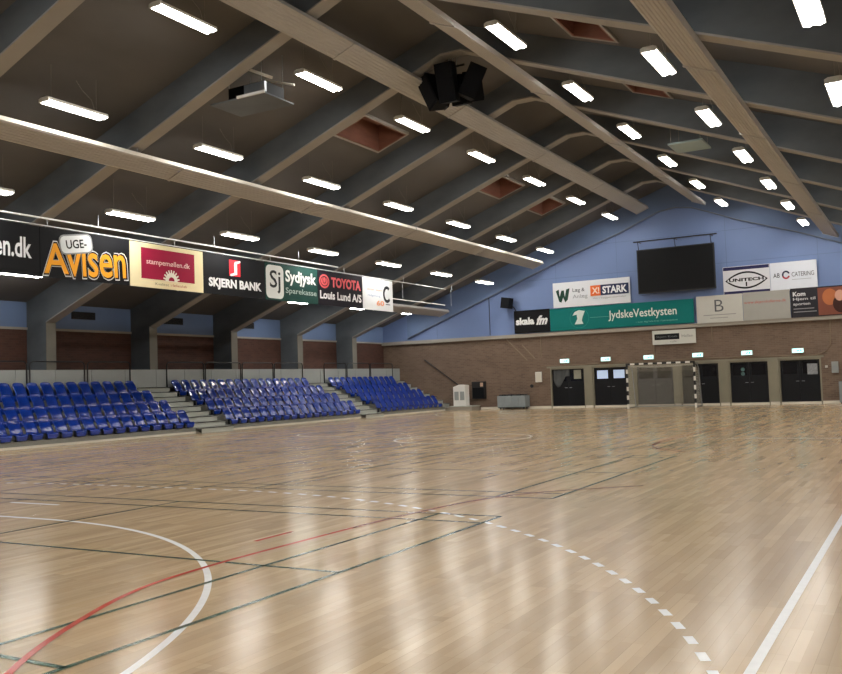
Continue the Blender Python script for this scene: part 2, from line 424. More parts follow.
# ------------------------------------------------------------------ banner rig
BX = -19.3
rig = thing('hanging_banner_rail', 'white steel rails hanging along the stands carrying the sponsor banners', 'rail', (BX, 0, 0))
MB().box(-.03, .03, -4, 27.9, 6.145, 6.185).build('upper_rail', M['white_rail'], rig)
MB().tube([(0, -4, 5.97), (0, 36.9, 5.97)], .017, 8).build('banner_rail', M['white_rail'], rig)
MB().tube([(-.06, -4, 5.2), (-.06, 36.9, 5.2)], .022, 8).build('rear_rail', M['white_rail'], rig)
hb = MB()
for k in range(1, 10):
    y = YE-S*k+.18
    hb.tube([(0, y, 5.97), (0, y, zs(BX)+.02)], .012, 6); hb.tube([(-.06, y, 5.2), (-.06, y, 5.97), (0, y, 5.97)], .012, 6)
for y in (2.5, 7, 11.6, 16.2, 20.9, 25.4): hb.tube([(0, y, 6.19), (0, y, 6.5)], .008, 5)
hb.build('hanger', M['steel'], rig)

# ------------------------------------------------------------------ signs
FLAT = {}
def flat(col, rough=.55):
    if (col, rough) not in FLAT: FLAT[(col, rough)] = pm('print_'+col.strip('#'), col, .75, .02, 4, spec=.2)
    return FLAT[(col, rough)]
def textmesh(s, bold=0., shear=0., spacing=1., ext=.002):
    cu = bpy.data.curves.new('t', 'FONT'); cu.body = s; cu.offset = bold; cu.shear = shear; cu.space_character = spacing; cu.extrude = 0; cu.resolution_u = 3
    ob = bpy.data.objects.new('t', cu); COL.objects.link(ob)
    dg = bpy.context.evaluated_depsgraph_get(); dg.update()
    me = bpy.data.meshes.new_from_object(ob.evaluated_get(dg)); bpy.data.objects.remove(ob)
    return me
class Sign:
    """board in local coordinates: x reading direction, z up, the print faces -y"""
    def __init__(s, name, label, loc, rz, w, h, col, t=.03, group=None, cat='banner', frame=None, rough=.55):
        s.w, s.h, s.t = w, h, t; s.lay = 0
        s.root = thing(name, label, cat, loc, rz, group)
        MB().box(0, w, 0, t, 0, h).build('board', flat(col, rough), s.root, bevel=.004)
        if frame:
            f = MB()
            for q in ((0, w, -.03, .03), (0, w, h-.03, h+.03)): f.box(q[0], q[1], -.01, t+.01, q[2], q[3])
            f.build('rim', flat(frame), s.root)
    def y(s): s.lay += 1; return -.004*s.lay
    def poly(s, pts, col, name='emblem'):
        y = s.y(); MB().prism(pts, y, y+.003).build(name, flat(col), s.root)
    def rect(s, x0, x1, z0, z1, col, name='emblem', r=0):
        if r:
            pts = []
            for cx, cz, a in ((x1-r, z1-r, 0), (x0+r, z1-r, 90), (x0+r, z0+r, 180), (x1-r, z0+r, 270)):
                pts += [(cx+r*math.cos(math.radians(a+b)), cz+r*math.sin(math.radians(a+b))) for b in (0, 22, 45, 68, 90)]
        else: pts = [(x0, z0), (x1, z0), (x1, z1), (x0, z1)]
        s.poly(pts, col, name)
    def ell(s, cx, cz, rx, rz, col, name='emblem', n=28):
        s.poly([(cx+rx*math.cos(2*PI*i/n), cz+rz*math.sin(2*PI*i/n)) for i in range(n)], col, name)
    def ring(s, cx, cz, rx, rz, w, col, name='emblem', a0=0, a1=360, n=36):
        y = s.y(); b = MB()
        full = a1-a0 >= 360
        for i in range(n):
            q = []
            for a, k in ((i, 0), (i+1, 0), (i+1, 1), (i, 1)):
                t = math.radians(a0+(a1-a0)*a/n); q.append((cx+(rx-k*w)*math.cos(t), cz+(rz-k*w)*math.sin(t)))
            b.prism(q, y, y+.003)
        b.build(name, flat(col), s.root)
    def text(s, body, x0, x1, z0, z1, col, bold=0., shear=0., rot=0., spacing=1., name='lettering', grow=0):
        me = textmesh(body, bold, shear, spacing); y = s.y()
        X = [v.co.x for v in me.vertices]; Z = [v.co.y for v in me.vertices]
        ax, bx, az, bz = min(X), max(X), min(Z), max(Z); cx, cz = (x0+x1)/2, (z0+z1)/2
        for v in me.vertices:
            u = (v.co.x-ax)/(bx-ax)-.5; w = (v.co.y-az)/(bz-az)-.5
            u *= (x1-x0+2*grow); w *= (z1-z0+2*grow)
            v.co = (cx+u*math.cos(rot)-w*math.sin(rot), y, cz+u*math.sin(rot)+w*math.cos(rot))
        me.materials.clear(); me.materials.append(flat(col)); me.name = name
        o = bpy.data.objects.new(name, me); COL.objects.link(o); o.parent = s.root
        return o

LG = 'sponsor banners hanging above the stands'
LB = [11.2, 14.24, 17.27, 20.30, 23.36, 26.46, 29.55, 31.92]
def lbanner(i, label, col): return Sign('hanging_banner', label, (BX+.06, LB[i]+.01, 4.60), PI/2, LB[i+1]-LB[i]-.02, 1.32, col, .03, LG)
b = lbanner(0, 'black banner with white en.dk lettering, next to the orange Avisen banner', '#0b0c10')
b.text('en.dk', 1.72, 2.78, .44, .98, '#e4e6ea', .02)
# Avisen
b = lbanner(1, 'black banner with big orange Avisen lettering and tilted UGE badge', '#090a10')
for col, bold, g in (('#dfe2e6', .03, .075), ('#2a1412', .02, .045), ('#eda32c', .012, .0)):
    b.text('A', .08+.02*(g > 0), .86+.02*(g > 0), .12, .92, col, bold, 0, .05, grow=g)
    b.text('v\u0131sen', .80+.02*(g > 0), 2.84+.02*(g > 0), .13, .80, col, bold, 0, .05, .98, grow=g)
def rr(cx, cz, w, h, a, r=.1):
    pts = []
    for qx, qz, st in ((w/2-r, h/2-r, 0), (-w/2+r, h/2-r, 90), (-w/2+r, -h/2+r, 180), (w/2-r, -h/2+r, 270)):
        for bb in (0, 30, 60, 90):
            x = qx+r*math.cos(math.radians(st+bb)); z = qz+r*math.sin(math.radians(st+bb)); pts.append((cx+x*math.cos(a)-z*math.sin(a), cz+x*math.sin(a)+z*math.cos(a)))
    return pts
b.poly(rr(1.12, .98, 1.1, .54, .16, .16), '#8d8f93'); b.poly(rr(1.12, .98, 1.02, .46, .16, .14), '#dcdfe2')
b.text('UGE-', .78, 1.46, .86, 1.10, '#15161a', .02, 0, .16)
# crimson with mill wheel
b = lbanner(2, 'cream banner with crimson field and white half cogwheel', '#e9dcb4')
b.rect(.42, 2.62, .26, 1.18, '#97183c'); b.text('stampemøllen.dk', .62, 2.42, .66, .86, '#eec6c4', .012)
cx, cz = 1.62, .26
pts = []
for i in range(11):
    a = math.radians(-8+196*i/10)
    for da, rad in ((-.10, .25), (-.07, .34), (.07, .34), (.10, .25)): pts.append((cx+rad*math.cos(a+da), max(cz-.02, cz+rad*math.sin(a+da))))
b.poly(pts, '#efe9dc'); b.poly([(cx+.12*math.cos(math.radians(a)), cz+.12*math.sin(math.radians(a))) for a in range(0, 181, 15)], '#97183c')
b.text('Kvalitet', .95, 1.5, .09, .17, '#8d8066', 0); b.text('i fællesskab', 1.58, 2.25, .09, .17, '#b0564a', 0)
# bank
b = lbanner(3, 'black banner with white SKJERN BANK lettering and red square logo', '#0b0c11')
b.rect(1.22, 1.76, .66, 1.20, '#d7303a')
b.poly([(1.34, .66), (1.60, .72), (1.60, 1.08), (1.76, 1.14), (1.76, 1.20), (1.50, 1.15), (1.46, 1.08), (1.46, .78), (1.26, .72), (1.26, .66)], '#eceaea')
b.text('SKJERN BANK', .22, 2.84, .16, .54, '#e6e7e9', .045)
# Sydjysk
b = lbanner(4, 'dark green banner with white Sj square and Sydjysk Sparekasse lettering', '#173c37')
b.rect(.04, 1.02, .06, 1.24, '#d9dcda', r=.2); b.text('Sj', .24, .84, .24, 1.06, '#262b2c', .01)
b.text('Sydjysk', 1.12, 2.98, .58, 1.14, '#e3e8e6', .03); b.text('Sparekasse', 1.12, 2.98, .24, .5, '#a9bab4', .005)
# Toyota
b = lbanner(5, 'black banner with red TOYOTA over white Louis Lund lettering', '#15101a')
b.ell(.42, .92, .33, .27, '#cf5a5e'); b.ring(.42, .92, .26, .20, .035, '#2a1218'); b.ring(.42, .97, .12, .14, .03, '#2a1218')
b.text('TOYOTA', .86, 2.92, .72, 1.12, '#d9636a', .045); b.text('Louis Lund A/S', .1, 2.95, .24, .56, '#e6e4e6', .03)
# white with C
b = lbanner(6, 'narrow white banner with dark open ring, last of the hanging banners', '#dcdfe3')
b.ring(1.88, .72, .32, .36, .13, '#2b2f35', a0=50, a1=320); b.rect(1.75, 2.1, .27, .31, '#70757c')
b.text('erhvervs', .45, 1.2, 1.02, 1.13, '#8b9099'); b.text('center skjern', .3, 1.5, .78, .92, '#dc7d60'); b.text('rådgivning', .35, 1.3, .54, .66, '#8b9fc0')
b.text('60', 1.0, 1.6, .2, .42, '#e8a07c', .03)

# end wall signs: x0, x1, z0, z1
def esign(x0, x1, z0, z1, label, col, name='wall_banner', dy=.20, **k): return Sign(name, label, (x0, YE-dy, z0), 0, x1-x0, z1-z0, col, .04, 'sponsor banners on the screen wall', **k)
b = esign(-17.92, -15.95, 3.90, 5.07, 'black banner with white skala fm lettering on the ledge', '#101014')
b.text('skala', .1, 1.12, .42, .80, '#e6e6e6', .05); b.text('fm', 1.22, 1.86, .38, .86, '#e6e6e6', .045, .4)
b = esign(-15.93, -8.76, 3.90, 5.03, 'long teal banner with pale JydskeVestkysten lettering on the ledge', '#0f6f6b')
b.ring(1.55, .58, .50, .50, .02, '#2f8d85'); b.poly([(1.3, .28), (1.75, .28), (1.68, .45), (1.72, .62), (1.85, .92), (1.55, .98), (1.32, .9), (1.2, .72), (1.42, .76), (1.45, .55), (1.38, .42)], '#d5e2dd')
b.rect(2.1, 3.7, .56, .575, '#6fb0a9')
b.text('JydskeVestkysten', 3.05, 6.38, .32, .84, '#e2e9e2', .01); b.text('– hver dag hele livet i Sydvestjylland', 4.4, 6.4, .14, .23, '#7fb9b2')
b = esign(-15.72, -11.74, 5.07, 6.33, 'white banner with dark W emblem and orange and navy STARK block', '#dfe2e8')
b.poly([(.0+.64*x, z) for x, z in [(.25, .85), (.5, .92), (.55, .55), (.72, .86), (.92, .86), (.98, .52), (1.12, .9), (1.4, .95), (1.22, .38), (1.0, .25), (.84, .5), (.68, .25), (.5, .3)]], '#24443a')
b.text('Læg &', 1.05, 1.68, .68, .92, '#5b6068', .01); b.text('Anlæg', 1.05, 1.82, .36, .6, '#8d929a', .0)
b.rect(1.98, 2.5, .46, .98, '#e0713c'); b.rect(2.5, 3.92, .46, .98, '#2d3757'); b.text('X!', 2.06, 2.44, .56, .88, '#f2dccb', .03)
b.text('STARK', 2.6, 3.84, .54, .9, '#eceef2', .035); b.text('Alt i byggematerialer', 2.1, 3.8, .28, .38, '#a3a6a4')
b = esign(-8.62, -6.56, 3.84, 5.10, 'pale banner with grey letter B above two thin lines', '#c5c4bd')
b.text('B', .82, 1.22, .5, 1.05, '#5f6063', -.005); b.rect(.3, 1.75, .34, .37, '#8d8d8c'); b.rect(.6, 1.4, .2, .225, '#8d8d8c')
b = esign(-6.54, -4.53, 3.84, 5.12, 'grey banner with thin faded red line of lettering', '#a5a49e')
b.text('www.skjernhallerne.dk', .05, 1.85, .72, .88, '#c0645c', 0)
b = esign(-4.50, -.9, 3.84, 5.14, 'dark photo banner with white text and warm blurred picture', '#2c2b31')
b.text('Kom', .1, .62, .94, 1.14, '#dcdcde', .03); b.text('Hjem til', .1, 1.02, .72, .88, '#c6c6c9', .02); b.text('sporten', .1, .8, .5, .64, '#c6c6c9', .02)
b.rect(.1, .95, .36, .4, '#8e8e92'); b.rect(.1, 1.05, .22, .26, '#8e8e92')
b.rect(1.12, 3.55, .04, 1.24, '#7b4a3c', 'picture_print'); b.ell(1.6, .82, .3, .36, '#b06a44', 'picture_print'); b.ell(2.05, .5, .34, .4, '#3c2420', 'picture_print'); b.ell(2.0, .86, .2, .24, '#c99a86', 'picture_print'); b.ell(2.9, .6, .35, .5, '#5a3128', 'picture_print')
b = esign(-7.36, -5.32, 5.05, 6.36, 'white banner with black pointed oval emblem between navy stripes', '#dcdde3', dy=.18)
b.rect(.02, 2.02, 1.14, 1.29, '#2c2c52'); b.rect(.02, 2.02, .02, .17, '#2c2c52')
def lens(cx, cz, w, h, n=14): return [(cx-w+2*w*i/n, cz+h*(1-((2*i/n)-1)**2)) for i in range(n+1)]+[(cx+w-2*w*i/n, cz-h*(1-((2*i/n)-1)**2)) for i in range(1, n)]
b.poly(lens(1.02, .65, .93, .40), '#17181d'); b.poly(lens(1.02, .65, .84, .32), '#dcdde3'); b.rect(.2, 1.84, .60, .72, '#dcdde3'); b.text('UNITECH', .26, 1.78, .6, .75, '#17181d', .04); b.rect(.99, 1.05, .36, .56, '#17181d')
b = esign(-5.30, -3.36, 5.08, 6.36, 'white banner with red and navy ring and CATERING lettering', '#dfe4ee', dy=.18)
b.text('AB', .12, .40, .60, .80, '#40424c', .01); b.ring(.66, .70, .17, .19, .07, '#2c2f4e', a0=20, a1=200); b.ring(.66, .70, .17, .19, .07, '#a8364a', a0=200, a1=340); b.text('CATERING', .9, 1.82, .60, .80, '#50525c', 0); b.rect(.9, 1.7, .46, .475, '#8b8d94')
b = esign(-10.78, -8.74, 2.95, 3.62, 'small white sign with black block below the teal banner', '#d3d3cb', dy=.14)
b.rect(.1, 1.28, .22, .50, '#17191b'); b.text('Skjern Kiosk', .18, 1.2, .29, .42, '#74787a', 0); b.text('Hallen', 1.4, 1.92, .3, .43, '#8b8d8b', 0); b.text('café', .85, 1.15, .08, .17, '#9a9a96')

# ------------------------------------------------------------------ screen
t = thing('wall_mounted_screen', 'large black video screen high on the blue end wall', 'screen', (-11.27, YE-.45, 5.42))
MB().box(0, 3.62, 0, .12, 0, 2.12).build('housing', M['black'], t, bevel=.01)
MB().box(.05, 3.57, -.008, -.001, .05, 2.07).build('display', M['screen'], t)
MB().tube([(-.1, -.12, 2.50), (3.8, -.12, 2.50)], .035, 6).build('top_bar', M['bracket'], t)
for x in (.1, 1.85, 3.5):
    w = MB(); w.tube([(x, .05, 2.12), (x, -.12, 2.5), (x, .44, 2.5)], .022, 6); w.build('bracket', M['bracket'], t)
    MB().box(x-.04, x+.04, .121, .44, .3, .42).build('wall_mount', M['bracket'], t)
t = thing('wall_mounted_speaker', 'small black loudspeaker on arm above the skala fm banner', 'speaker', (-18.2, YE-.5, 5.22))
MB().prism([(-.26, -.2), (.2, -.2), (.26, .2), (-.2, .2)], 0, .55, 'z', Matrix.Rotation(.15, 4, 'Y')).build('cabinet', M['blackcloth'], t, bevel=.03)
MB().tube([(.1, .2, .3), (.25, .5, .0), (.38, .5, -.3)], .03, 6).build('arm', M['black'], t)

# ------------------------------------------------------------------ doors
def door(i):
    a, b_ = DOORS[i]; t = sempty('door_%d' % (i+1), (a, YE, 0)); w = b_-a
    f = MB(); f.box(0, .07, -.01, .14, .0, DT-.001); f.box(w-.07, w, -.01, .14, 0, DT-.001); f.box(.07, w-.07, .0, .14, DT-.07, DT-.001)
    f.build('door_frame', M['pier'], t)
    MB().box(.07, w-.07, 0, .16, 0, .10).build('threshold', M['offwhite'], t)
    mid = w/2
    for s, (x0, x1) in enumerate(((.075, mid-.004), (mid+.004, w-.075))):
        lf = MB(); lf.box(x0, x1, .09, .13, .105, 1.35); lf.box(x0, x0+.1, .09, .13, 1.35, DT-.075); lf.box(x1-.1, x1, .09, .13, 1.35, DT-.075); lf.box(x0+.1, x1-.1, .09, .13, DT-.16, DT-.075)
        mt = M['navy'] if i != 2 else pm('door_grey', '#34353a', .5, .05, 3)
        leaf = lf.build('door_leaf', mt, t)
        MB().box(x0+.1, x1-.1, .10, .115, 1.35, DT-.16).build('glass_pane', M['dglass'], leaf)
        hx = x1-.06 if s == 0 else x0+.06
        MB().tube([(hx, .09, 1.02), (hx, .055, 1.02), (hx+(-.12 if s == 0 else .12), .055, 1.02)], .012, 6).build('door_handle', M['steel'], leaf)
        if i == 1: MB().box(x0+.14, x1-.14, .085, .0995, 1.42, DT-.2).build('lit_window', em('door_daylight', (.45, .55, .75), .55), leaf)
        if i == 5 and s == 1: MB().box(x0+.3, x0+.72, .08, .0995, 1.3, 1.78).build('notice', M['greyglass'], leaf)
        if i == 0 and s == 1:
            MB().box(x0+.3, x0+.68, .08, .0995, 1.45, 1.9).build('notice', pm('notice_dull', '#8c8a7c', .6, .1, 8), leaf)
    if i == 0:   # cloth hanging inside the first door
        def fc(u, v):
            x = .16+.85*u*(1-.45*v*(1-u)); z = 1.95-(.35+.55*math.sin(PI*min(1, u*1.1+.1)))*v
            return Vector((x, .075-.012*math.sin(u*22), z))
        MB().grid(fc, 30, 8).build('draped_cloth', pm('dark_grey_cloth', '#4c4f50', .9, .1, 6), t, smooth=True, solid=.004)
    if i == 4:
        for z in (1.62, 1.42):
            MB().tube([(.62, .085, z), (.62, .0995, z)], .085, 14).build('round_sticker', pm('sticker_teal', '#4a6a68', .5, .1, 8), t)
for i in range(6): door(i)

# exit signs
def make_exit():
    t = thing('exit_sign', '', 'exit sign', group='lit exit signs above the doors')
    MB().box(-.25, .25, -.08, 0, -.02, .19).build('housing', M['white'], t, bevel=.03)
    MB().box(-.225, .225, -.086, -.0805, .0, .17).build('lit_face', M['exit_lit'], t)
    g = MB(); y0, y1 = -.091, -.0865
    g.prism([(-.03, .04), (.01, .04), (.03, .08), (.06, .05), (.08, .06), (.04, .105), (.0, .10), (-.04, .085), (-.06, .095), (-.07, .085), (-.035, .065), (-.01, .08)], y0, y1)
    g.box(.02, .045, y0, y1, .11, .135); g.box(.10, .16, y0, y1, .04, .13)
    g.build('running_figure', M['exit_ink'], t)
    return t
EX = [(-15.3, 'over the door with hanging cloth'), (-13.16, 'over the door with two bright panes'), (-11.03, 'over the grey door behind the goal'), (-8.71, 'above the goal post next to the net support'), (-6.51, 'over the door with two round stickers'), (-4.34, 'over the door with a pinned notice, last in line')]
e0 = make_exit()
for i, (x, w) in enumerate(EX):
    lab = 'glowing white and green exit sign '+w
    if i == 0: e0['label'] = lab; e0.location = (x, YE, 2.29)
    else: dup(e0, (x, YE, 2.29), 0, lab)
cb = thing('wall_conduit', 'thin beige conduit along the brick above the exit signs', 'conduit', (0, YE, 0))
MB().tube([(-16.6, -.02, 2.16), (-8, -.02, 2.21), (-3.6, -.02, 2.16), (-3.2, -.02, 2.3), (-3.0, -.02, 2.56), (-2.96, -.02, 3.66)], .022, 6).build('pipe', M['conduit'], cb)
for x, z0, z1, w in ((-16.56, 2.58, 3.66, 'above the white wall box'), (-8.02, 3.0, 3.66, 'below the pale B banner'), (-10.75, 2.3, 2.94, 'below the small white sign')):
    tag(MB().tube([(x, YE-.02, z0), (x, YE-.02, z1)], .022, 6).build('wall_conduit', M['conduit']), 'short vertical beige conduit on the brick '+w, 'conduit')
for a, c in (((-18.46, 3.62), (-17.35, 2.5)), ((-17.6, 3.3), (-16.9, 2.55))):
    tag(MB().tube([(a[0], YE-.02, a[1]), (c[0], YE-.02, c[1])], .03, 6).build('wall_conduit', M['conduit']), ('long' if a[1] > 3.5 else 'short')+' slanting beige conduit on brick below the skala fm banner', 'conduit')
tag(MB().tube([(-19.4, YE-.03, 3.9), (-19.4, YE-.03, 6.5)], .02, 6).build('wall_conduit', M['bracket']), 'dark vertical cable running up the blue wall', 'conduit')
t = thing('wall_box', 'white metal box on the brick beside the first door', 'wall box', (-16.9, YE, 1.35))
MB().box(0, .32, -.12, 0, 0, .52).build('body', M['white'], t, bevel=.015); MB().box(.03, .29, -.126, -.1205, .03, .49).build('cover', M['offwhite'], t)
t = thing('wall_button', 'small round black push button on brick below the white box', 'button', (-17.15, YE, 1.16))
MB().tube([(0, 0, 0), (0, -.05, 0)], .09, 14).build('button_ring', M['black'], t); MB().tube([(0, -.05, 0), (0, -.065, 0)], .05, 12).build('button_cap', M['bracket'], t)
t = thing('wall_box', 'pale grey box on the brick past the last door', 'wall box', (-3.0, YE, 1.33))
MB().box(0, .27, -.12, 0, 0, .5).build('body', M['lgrey'], t, bevel=.012); MB().box(.07, .2, -.13, -.121, .15, .35).build('cover', M['steel'], t)
t = thing('wall_switch', 'tiny white switch between last door and pale grey box', 'switch', (-3.26, YE, 1.57))
MB().box(0, .1, -.04, 0, 0, .1).build('plate', M['white'], t, bevel=.008); MB().box(.025, .075, -.05, -.041, .025, .075).build('rocker', M['offwhite'], t)
t = thing('wall_mounted_cabinet', 'black defibrillator cabinet on the brick by the stand stairs', 'cabinet', (-20.5, YE, .56))
MB().box(0, .74, -.22, 0, 0, .92).build('body', M['black'], t, bevel=.02); MB().box(.05, .69, -.235, -.221, .05, .6).build('door', M['blackcloth'], t)
MB().box(.5, .66, -.232, -.221, .66, .86).build('label_plate', pm('label_tan', '#b79a84', .6, .05, 8), t)
# grey trolley by the wall
t = thing('storage_trolley', 'low grey lidded storage trolley against the brick wall', 'trolley', (-18.8, YE-.75, 0))
MB().box(0, 1.55, 0, .6, .12, .70).build('body', M['trolley'], t, bevel=.03)
g = MB()
for i in range(6): g.box(.06+i*.25, .23+i*.25, .1, .5, .701, .76)
g.build('lid_slot', M['bracket'], t)
for i in range(1, 4): MB().box(i*.39-.01, i*.39+.01, -.012, -.001, .15, .67).build('seam', M['steel'], t)
for x in (.12, 1.43):
    for y in (.1, .5): MB().tube([(x-.02, y, .06), (x+.02, y, .06)], .06, 12).build('wheel', M['black'], t)
MB().box(.03, 1.52, .02, .58, .08, .119).build('chassis', M['black'], t)
# grey object at the picture's edge past the last door
t = thing('steel_locker', 'grey steel cabinet standing by the wall beyond the pale box', 'cabinet', (-2.72, YE-.5, 0))
MB().box(0, .9, 0, .45, .05, .95).build('body', M['trolley'], t, bevel=.01); MB().box(.03, .44, -.012, -.001, .08, .92).build('door', M['steel'], t); MB().box(.46, .87, -.012, -.001, .08, .92).build('door', M['steel'], t)
MB().box(.05, .85, .05, .4, 0, .049).build('plinth', M['black'], t)

# ------------------------------------------------------------------ handball goal
gl = thing('handball_goal', 'handball goal with black and white striped posts and net', 'goal', (-10, 40, 0))
def striped(b, ax, n, L, fixed, white0):
    for i in range(n):
        a, c = L*i/n, L*(i+1)/n
        b.mat(M['white'] if (i % 2 == 0) == white0 else M['black'])
        if ax == 'z': b.box(fixed-.04, fixed+.04, -.04, .04, a, c)
        else: b.box(fixed+a, fixed+c, -.04, .04, 2.0, 2.08)
for x in (-1.54, 1.54):
    b = MB(); striped(b, 'z', 10, 2.0, x, True); b.build('post', None, gl)
b = MB(); striped(b, 'x', 15, 3.16, -1.58, False); b.build('crossbar', None, gl)
b = MB()
for x in (-1.54, 1.54): b.tube([(x, .04, 2.03), (x, .55, 1.98), (x, .85, 1.75), (x, 1.2, .05)], .028, 8)
b.tube([(-1.54, 1.2, .04), (1.54, 1.2, .04)], .025, 8)
for x in (-1.54, 1.54): b.tube([(x, .04, .03), (x, 1.2, .03)], .025, 8)
b.build('net_support', M['steel'], gl)
b = MB(); c = .11; r = .0035
prof = [(.05, 1.98), (.50, 1.90), (.8, 1.68), (1.14, .05)]
def pf(s):
    L = [math.dist(prof[i], prof[i+1]) for i in range(3)]; T = sum(L); d = s*T
    for i in range(3):
        if d <= L[i] or i == 2:
            f = d/L[i]; return (prof[i][0]+f*(prof[i+1][0]-prof[i][0]), prof[i][1]+f*(prof[i+1][1]-prof[i][1]))
        d -= L[i]
nx, nv = 60, 60
for i in range(nx+1):
    x = -1.5+3.0*i/nx; b.tube([(x, *pf(j/nv)) for j in range(0, nv+1, 2)], r, 3)
for j in range(nv+1):
    y, z = pf(j/nv); b.tube([(-1.5+3.0*i/6, y, z-(.10*math.sin(PI*i/6) if j < 5 else 0)) for i in range(7)], r, 3)
for x in (-1.52, 1.52):
    for k in range(1, 18):
        z = .11*k; ymax = next(y for y, zz in [pf(q/100) for q in range(100, -1, -1)] if zz >= z)
        b.tube([(x, .04, z), (x, ymax, z)], r, 3)
    for k in range(1, 10):
        y = .115*k; ztop = next(zz for yy, zz in [pf(q/100) for q in range(101)] if yy >= y)
        b.tube([(x, y, .04), (x, y, ztop)], r, 3)
b.build('net', M['net'], gl)

# ------------------------------------------------------------------ stands
NROW, RUN, RISE, ZD0, XF = 4, .85, .37, .20, -21.85
TOPZ, XB = 1.68, -25.03
STANDS = [(9.9, 22.55, 'stand nearest the camera'), (24.25, 33.10, 'middle stand'), (34.65, 41.2, 'stand nearest the screen wall')]
def make_stand(y0, y1, words):
    t = thing('spectator_stand', 'stepped grey platform of the '+words, 'stand', (XF, y0, 0), 0, None)
    L = y1-y0
    for i in range(NROW):
        x1 = -i*RUN; x0 = -(i+1)*RUN if i < NROW-1 else XB-XF; z = ZD0+i*RISE
        MB().box(x0, x1, 0, L, z-.05, z).build('deck', M['tread'], t)
        zr0 = .07 if i == 0 else z-RISE
        MB().box(x1-.03, x1, 0, L, zr0, z-.051).build('riser', M['tread'], t)
    MB().box(-.04, .0, -.02, L+.02, 0, .069).build('front_trim', M['offwhite'], t)
    for y in (0, L-.03):
        pts = [(XB-XF, .0), (-.05, .0), (-.05, ZD0-.06)]
        for i in range(1, NROW): pts += [(-i*RUN-.04, ZD0-.06+(i-1)*RISE), (-i*RUN-.04, ZD0-.06+i*RISE)]
        pts += [(XB-XF, ZD0-.06+(NROW-1)*RISE)]
        MB().prism(pts, y, y+.03).build('side_panel', M['ledge'], t)
    return t
for s in STANDS: make_stand(*s)
def make_stairs(y0, y1, label, front=0.):
    t = thing('aisle_stairs', label, 'stairs', (XF, y0, 0)); L = y1-y0-.04; n = 9
    for i in range(n):
        z = TOPZ*(i+1)/n; x1 = .30-i*.395; x0 = x1-.40 if i < n-1 else XB-XF+.015
        MB().box(x0, x1, .02, L, z-.045, z).build('tread', M['step'], t)
        MB().box(x1-.05, x1-.03, .02, L, max(0, z-TOPZ/n), z-.046).build('riser', M['step'], t)
        MB().box(x1-.02, x1+.004, .02, L, z-.03, z-.0).build('step_shade_strip', M['bracket'], t)  # dark strip painting in the shadow line between steps
    for y in (.021, L-.03): MB().prism([(.2, .0), (-3.1, 1.5), (-3.1, .0)], y, y+.03).build('stringer', M['ledge'], t)
    return t
make_stairs(22.55, 24.25, 'pale steps between the near stand and the middle stand')
make_stairs(33.10, 34.65, 'pale steps between the middle stand and the far stand')
make_stairs(41.2, 41.98, 'pale steps along the end brick wall beside the far stand')
t = thing('corner_platform', 'low grey platform at the foot of the steps by the brick wall', 'platform', (-21.50, 40.95, 0))
MB().box(0, 1.35, 0, 1.0, 0, .19).build('base', M['ledge'], t); MB().box(-.0, 1.38, -.03, 1.0, .191, .235).build('top_board', M['step'], t)
t = thing('white_cabinet', 'white slant-topped cabinet standing on the low corner platform', 'cabinet', (-21.35, 41.25, .236))
MB().prism([(0, 0), (.72, 0), (.72, 1.08), (.35, 1.12), (0, 1.0)], 0, .45).build('body', M['white'], t, bevel=.015)
for x in (.07, .40): MB().box(x, x+.25, -.012, -.001, .3, .75).build('door', M['lgrey'], t, bevel=.004)
t = thing('wall_handrail', 'dark sloping handrail fixed to the end brick wall above the steps', 'handrail', (0, YE, 0))
MB().tube([(-23.4, -.08, 2.78), (-21.3, -.08, 1.28)], .028, 8).build('rail', M['black'], t)
for f in (.1, .5, .9): MB().tube([(-23.4+2.1*f, -.08, 2.78-1.5*f), (-23.4+2.1*f, 0, 2.72-1.5*f)], .012, 6).build('bracket', M['black'], t)

# walkway and pale parapet behind the stands
struct(MB().box(XL, XB, YB, YE, 1.5, TOPZ).build('floor_walkway', M['tread']))
pw = sempty('wall_parapet', (0, 0, 0))
y = 1.0
while y < 41.9:
    y1 = min(y+1.52, 41.95); MB().box(XB-.045, XB-.001, y+.008, y1-.008, TOPZ, 2.36).build('parapet_panel', M['lgrey'], pw); y = y1
struct(pw)
MB().box(XB-.05, XB, 1.0, 41.95, 1.30, TOPZ-.001).build('parapet_base', M['ledge'], pw)
def guard(y0, y1, label, first=[None]):
    L = y1-y0
    t = thing('guard_rail', label, 'railing', (XB+.035, y0, 1.311), 0, 'black guard rail hoops behind the top row')
    r = .14; top = 1.33
    P = [(0, 0, 0), (0, 0, top-r)]+[(0, r-r*math.cos(a), top-r+r*math.sin(a)) for a in (.4, .8, 1.2, PI/2)]
    P += [(0, L-r+r*math.sin(a), top-r+r*math.cos(a)) for a in (0, .4, .8, 1.2, PI/2)]+[(0, L, 0)]
    MB().tube(P, .022, 8).build('hoop', M['black'], t, smooth=True)
    for yy in (0, L): MB().box(-.05, .03, yy-.05, yy+.05, 0, .012).build('foot_plate', M['black'], t)
GR = [(13.9, 15.95, 'near stand, farthest from its steps'), (16.05, 18.1, 'near stand, third hoop from its steps'), (18.22, 20.42, 'near stand, second hoop from its steps'), (20.55, 22.48, 'near stand, hoop beside the steps'),
      (24.32, 26.36, 'middle stand, beside its near steps'), (26.46, 28.62, 'middle stand, second from its near steps'), (28.72, 30.8, 'middle stand, second from its far steps'), (30.9, 32.98, 'middle stand, beside its far steps'),
      (34.72, 36.6, 'far stand, beside the steps'), (36.7, 38.8, 'centre of the far stand'), (38.9, 41.1, 'far stand, closest to the end wall')]
for a, c, w in GR: guard(a, c, 'black hoop guard rail behind the '+w)
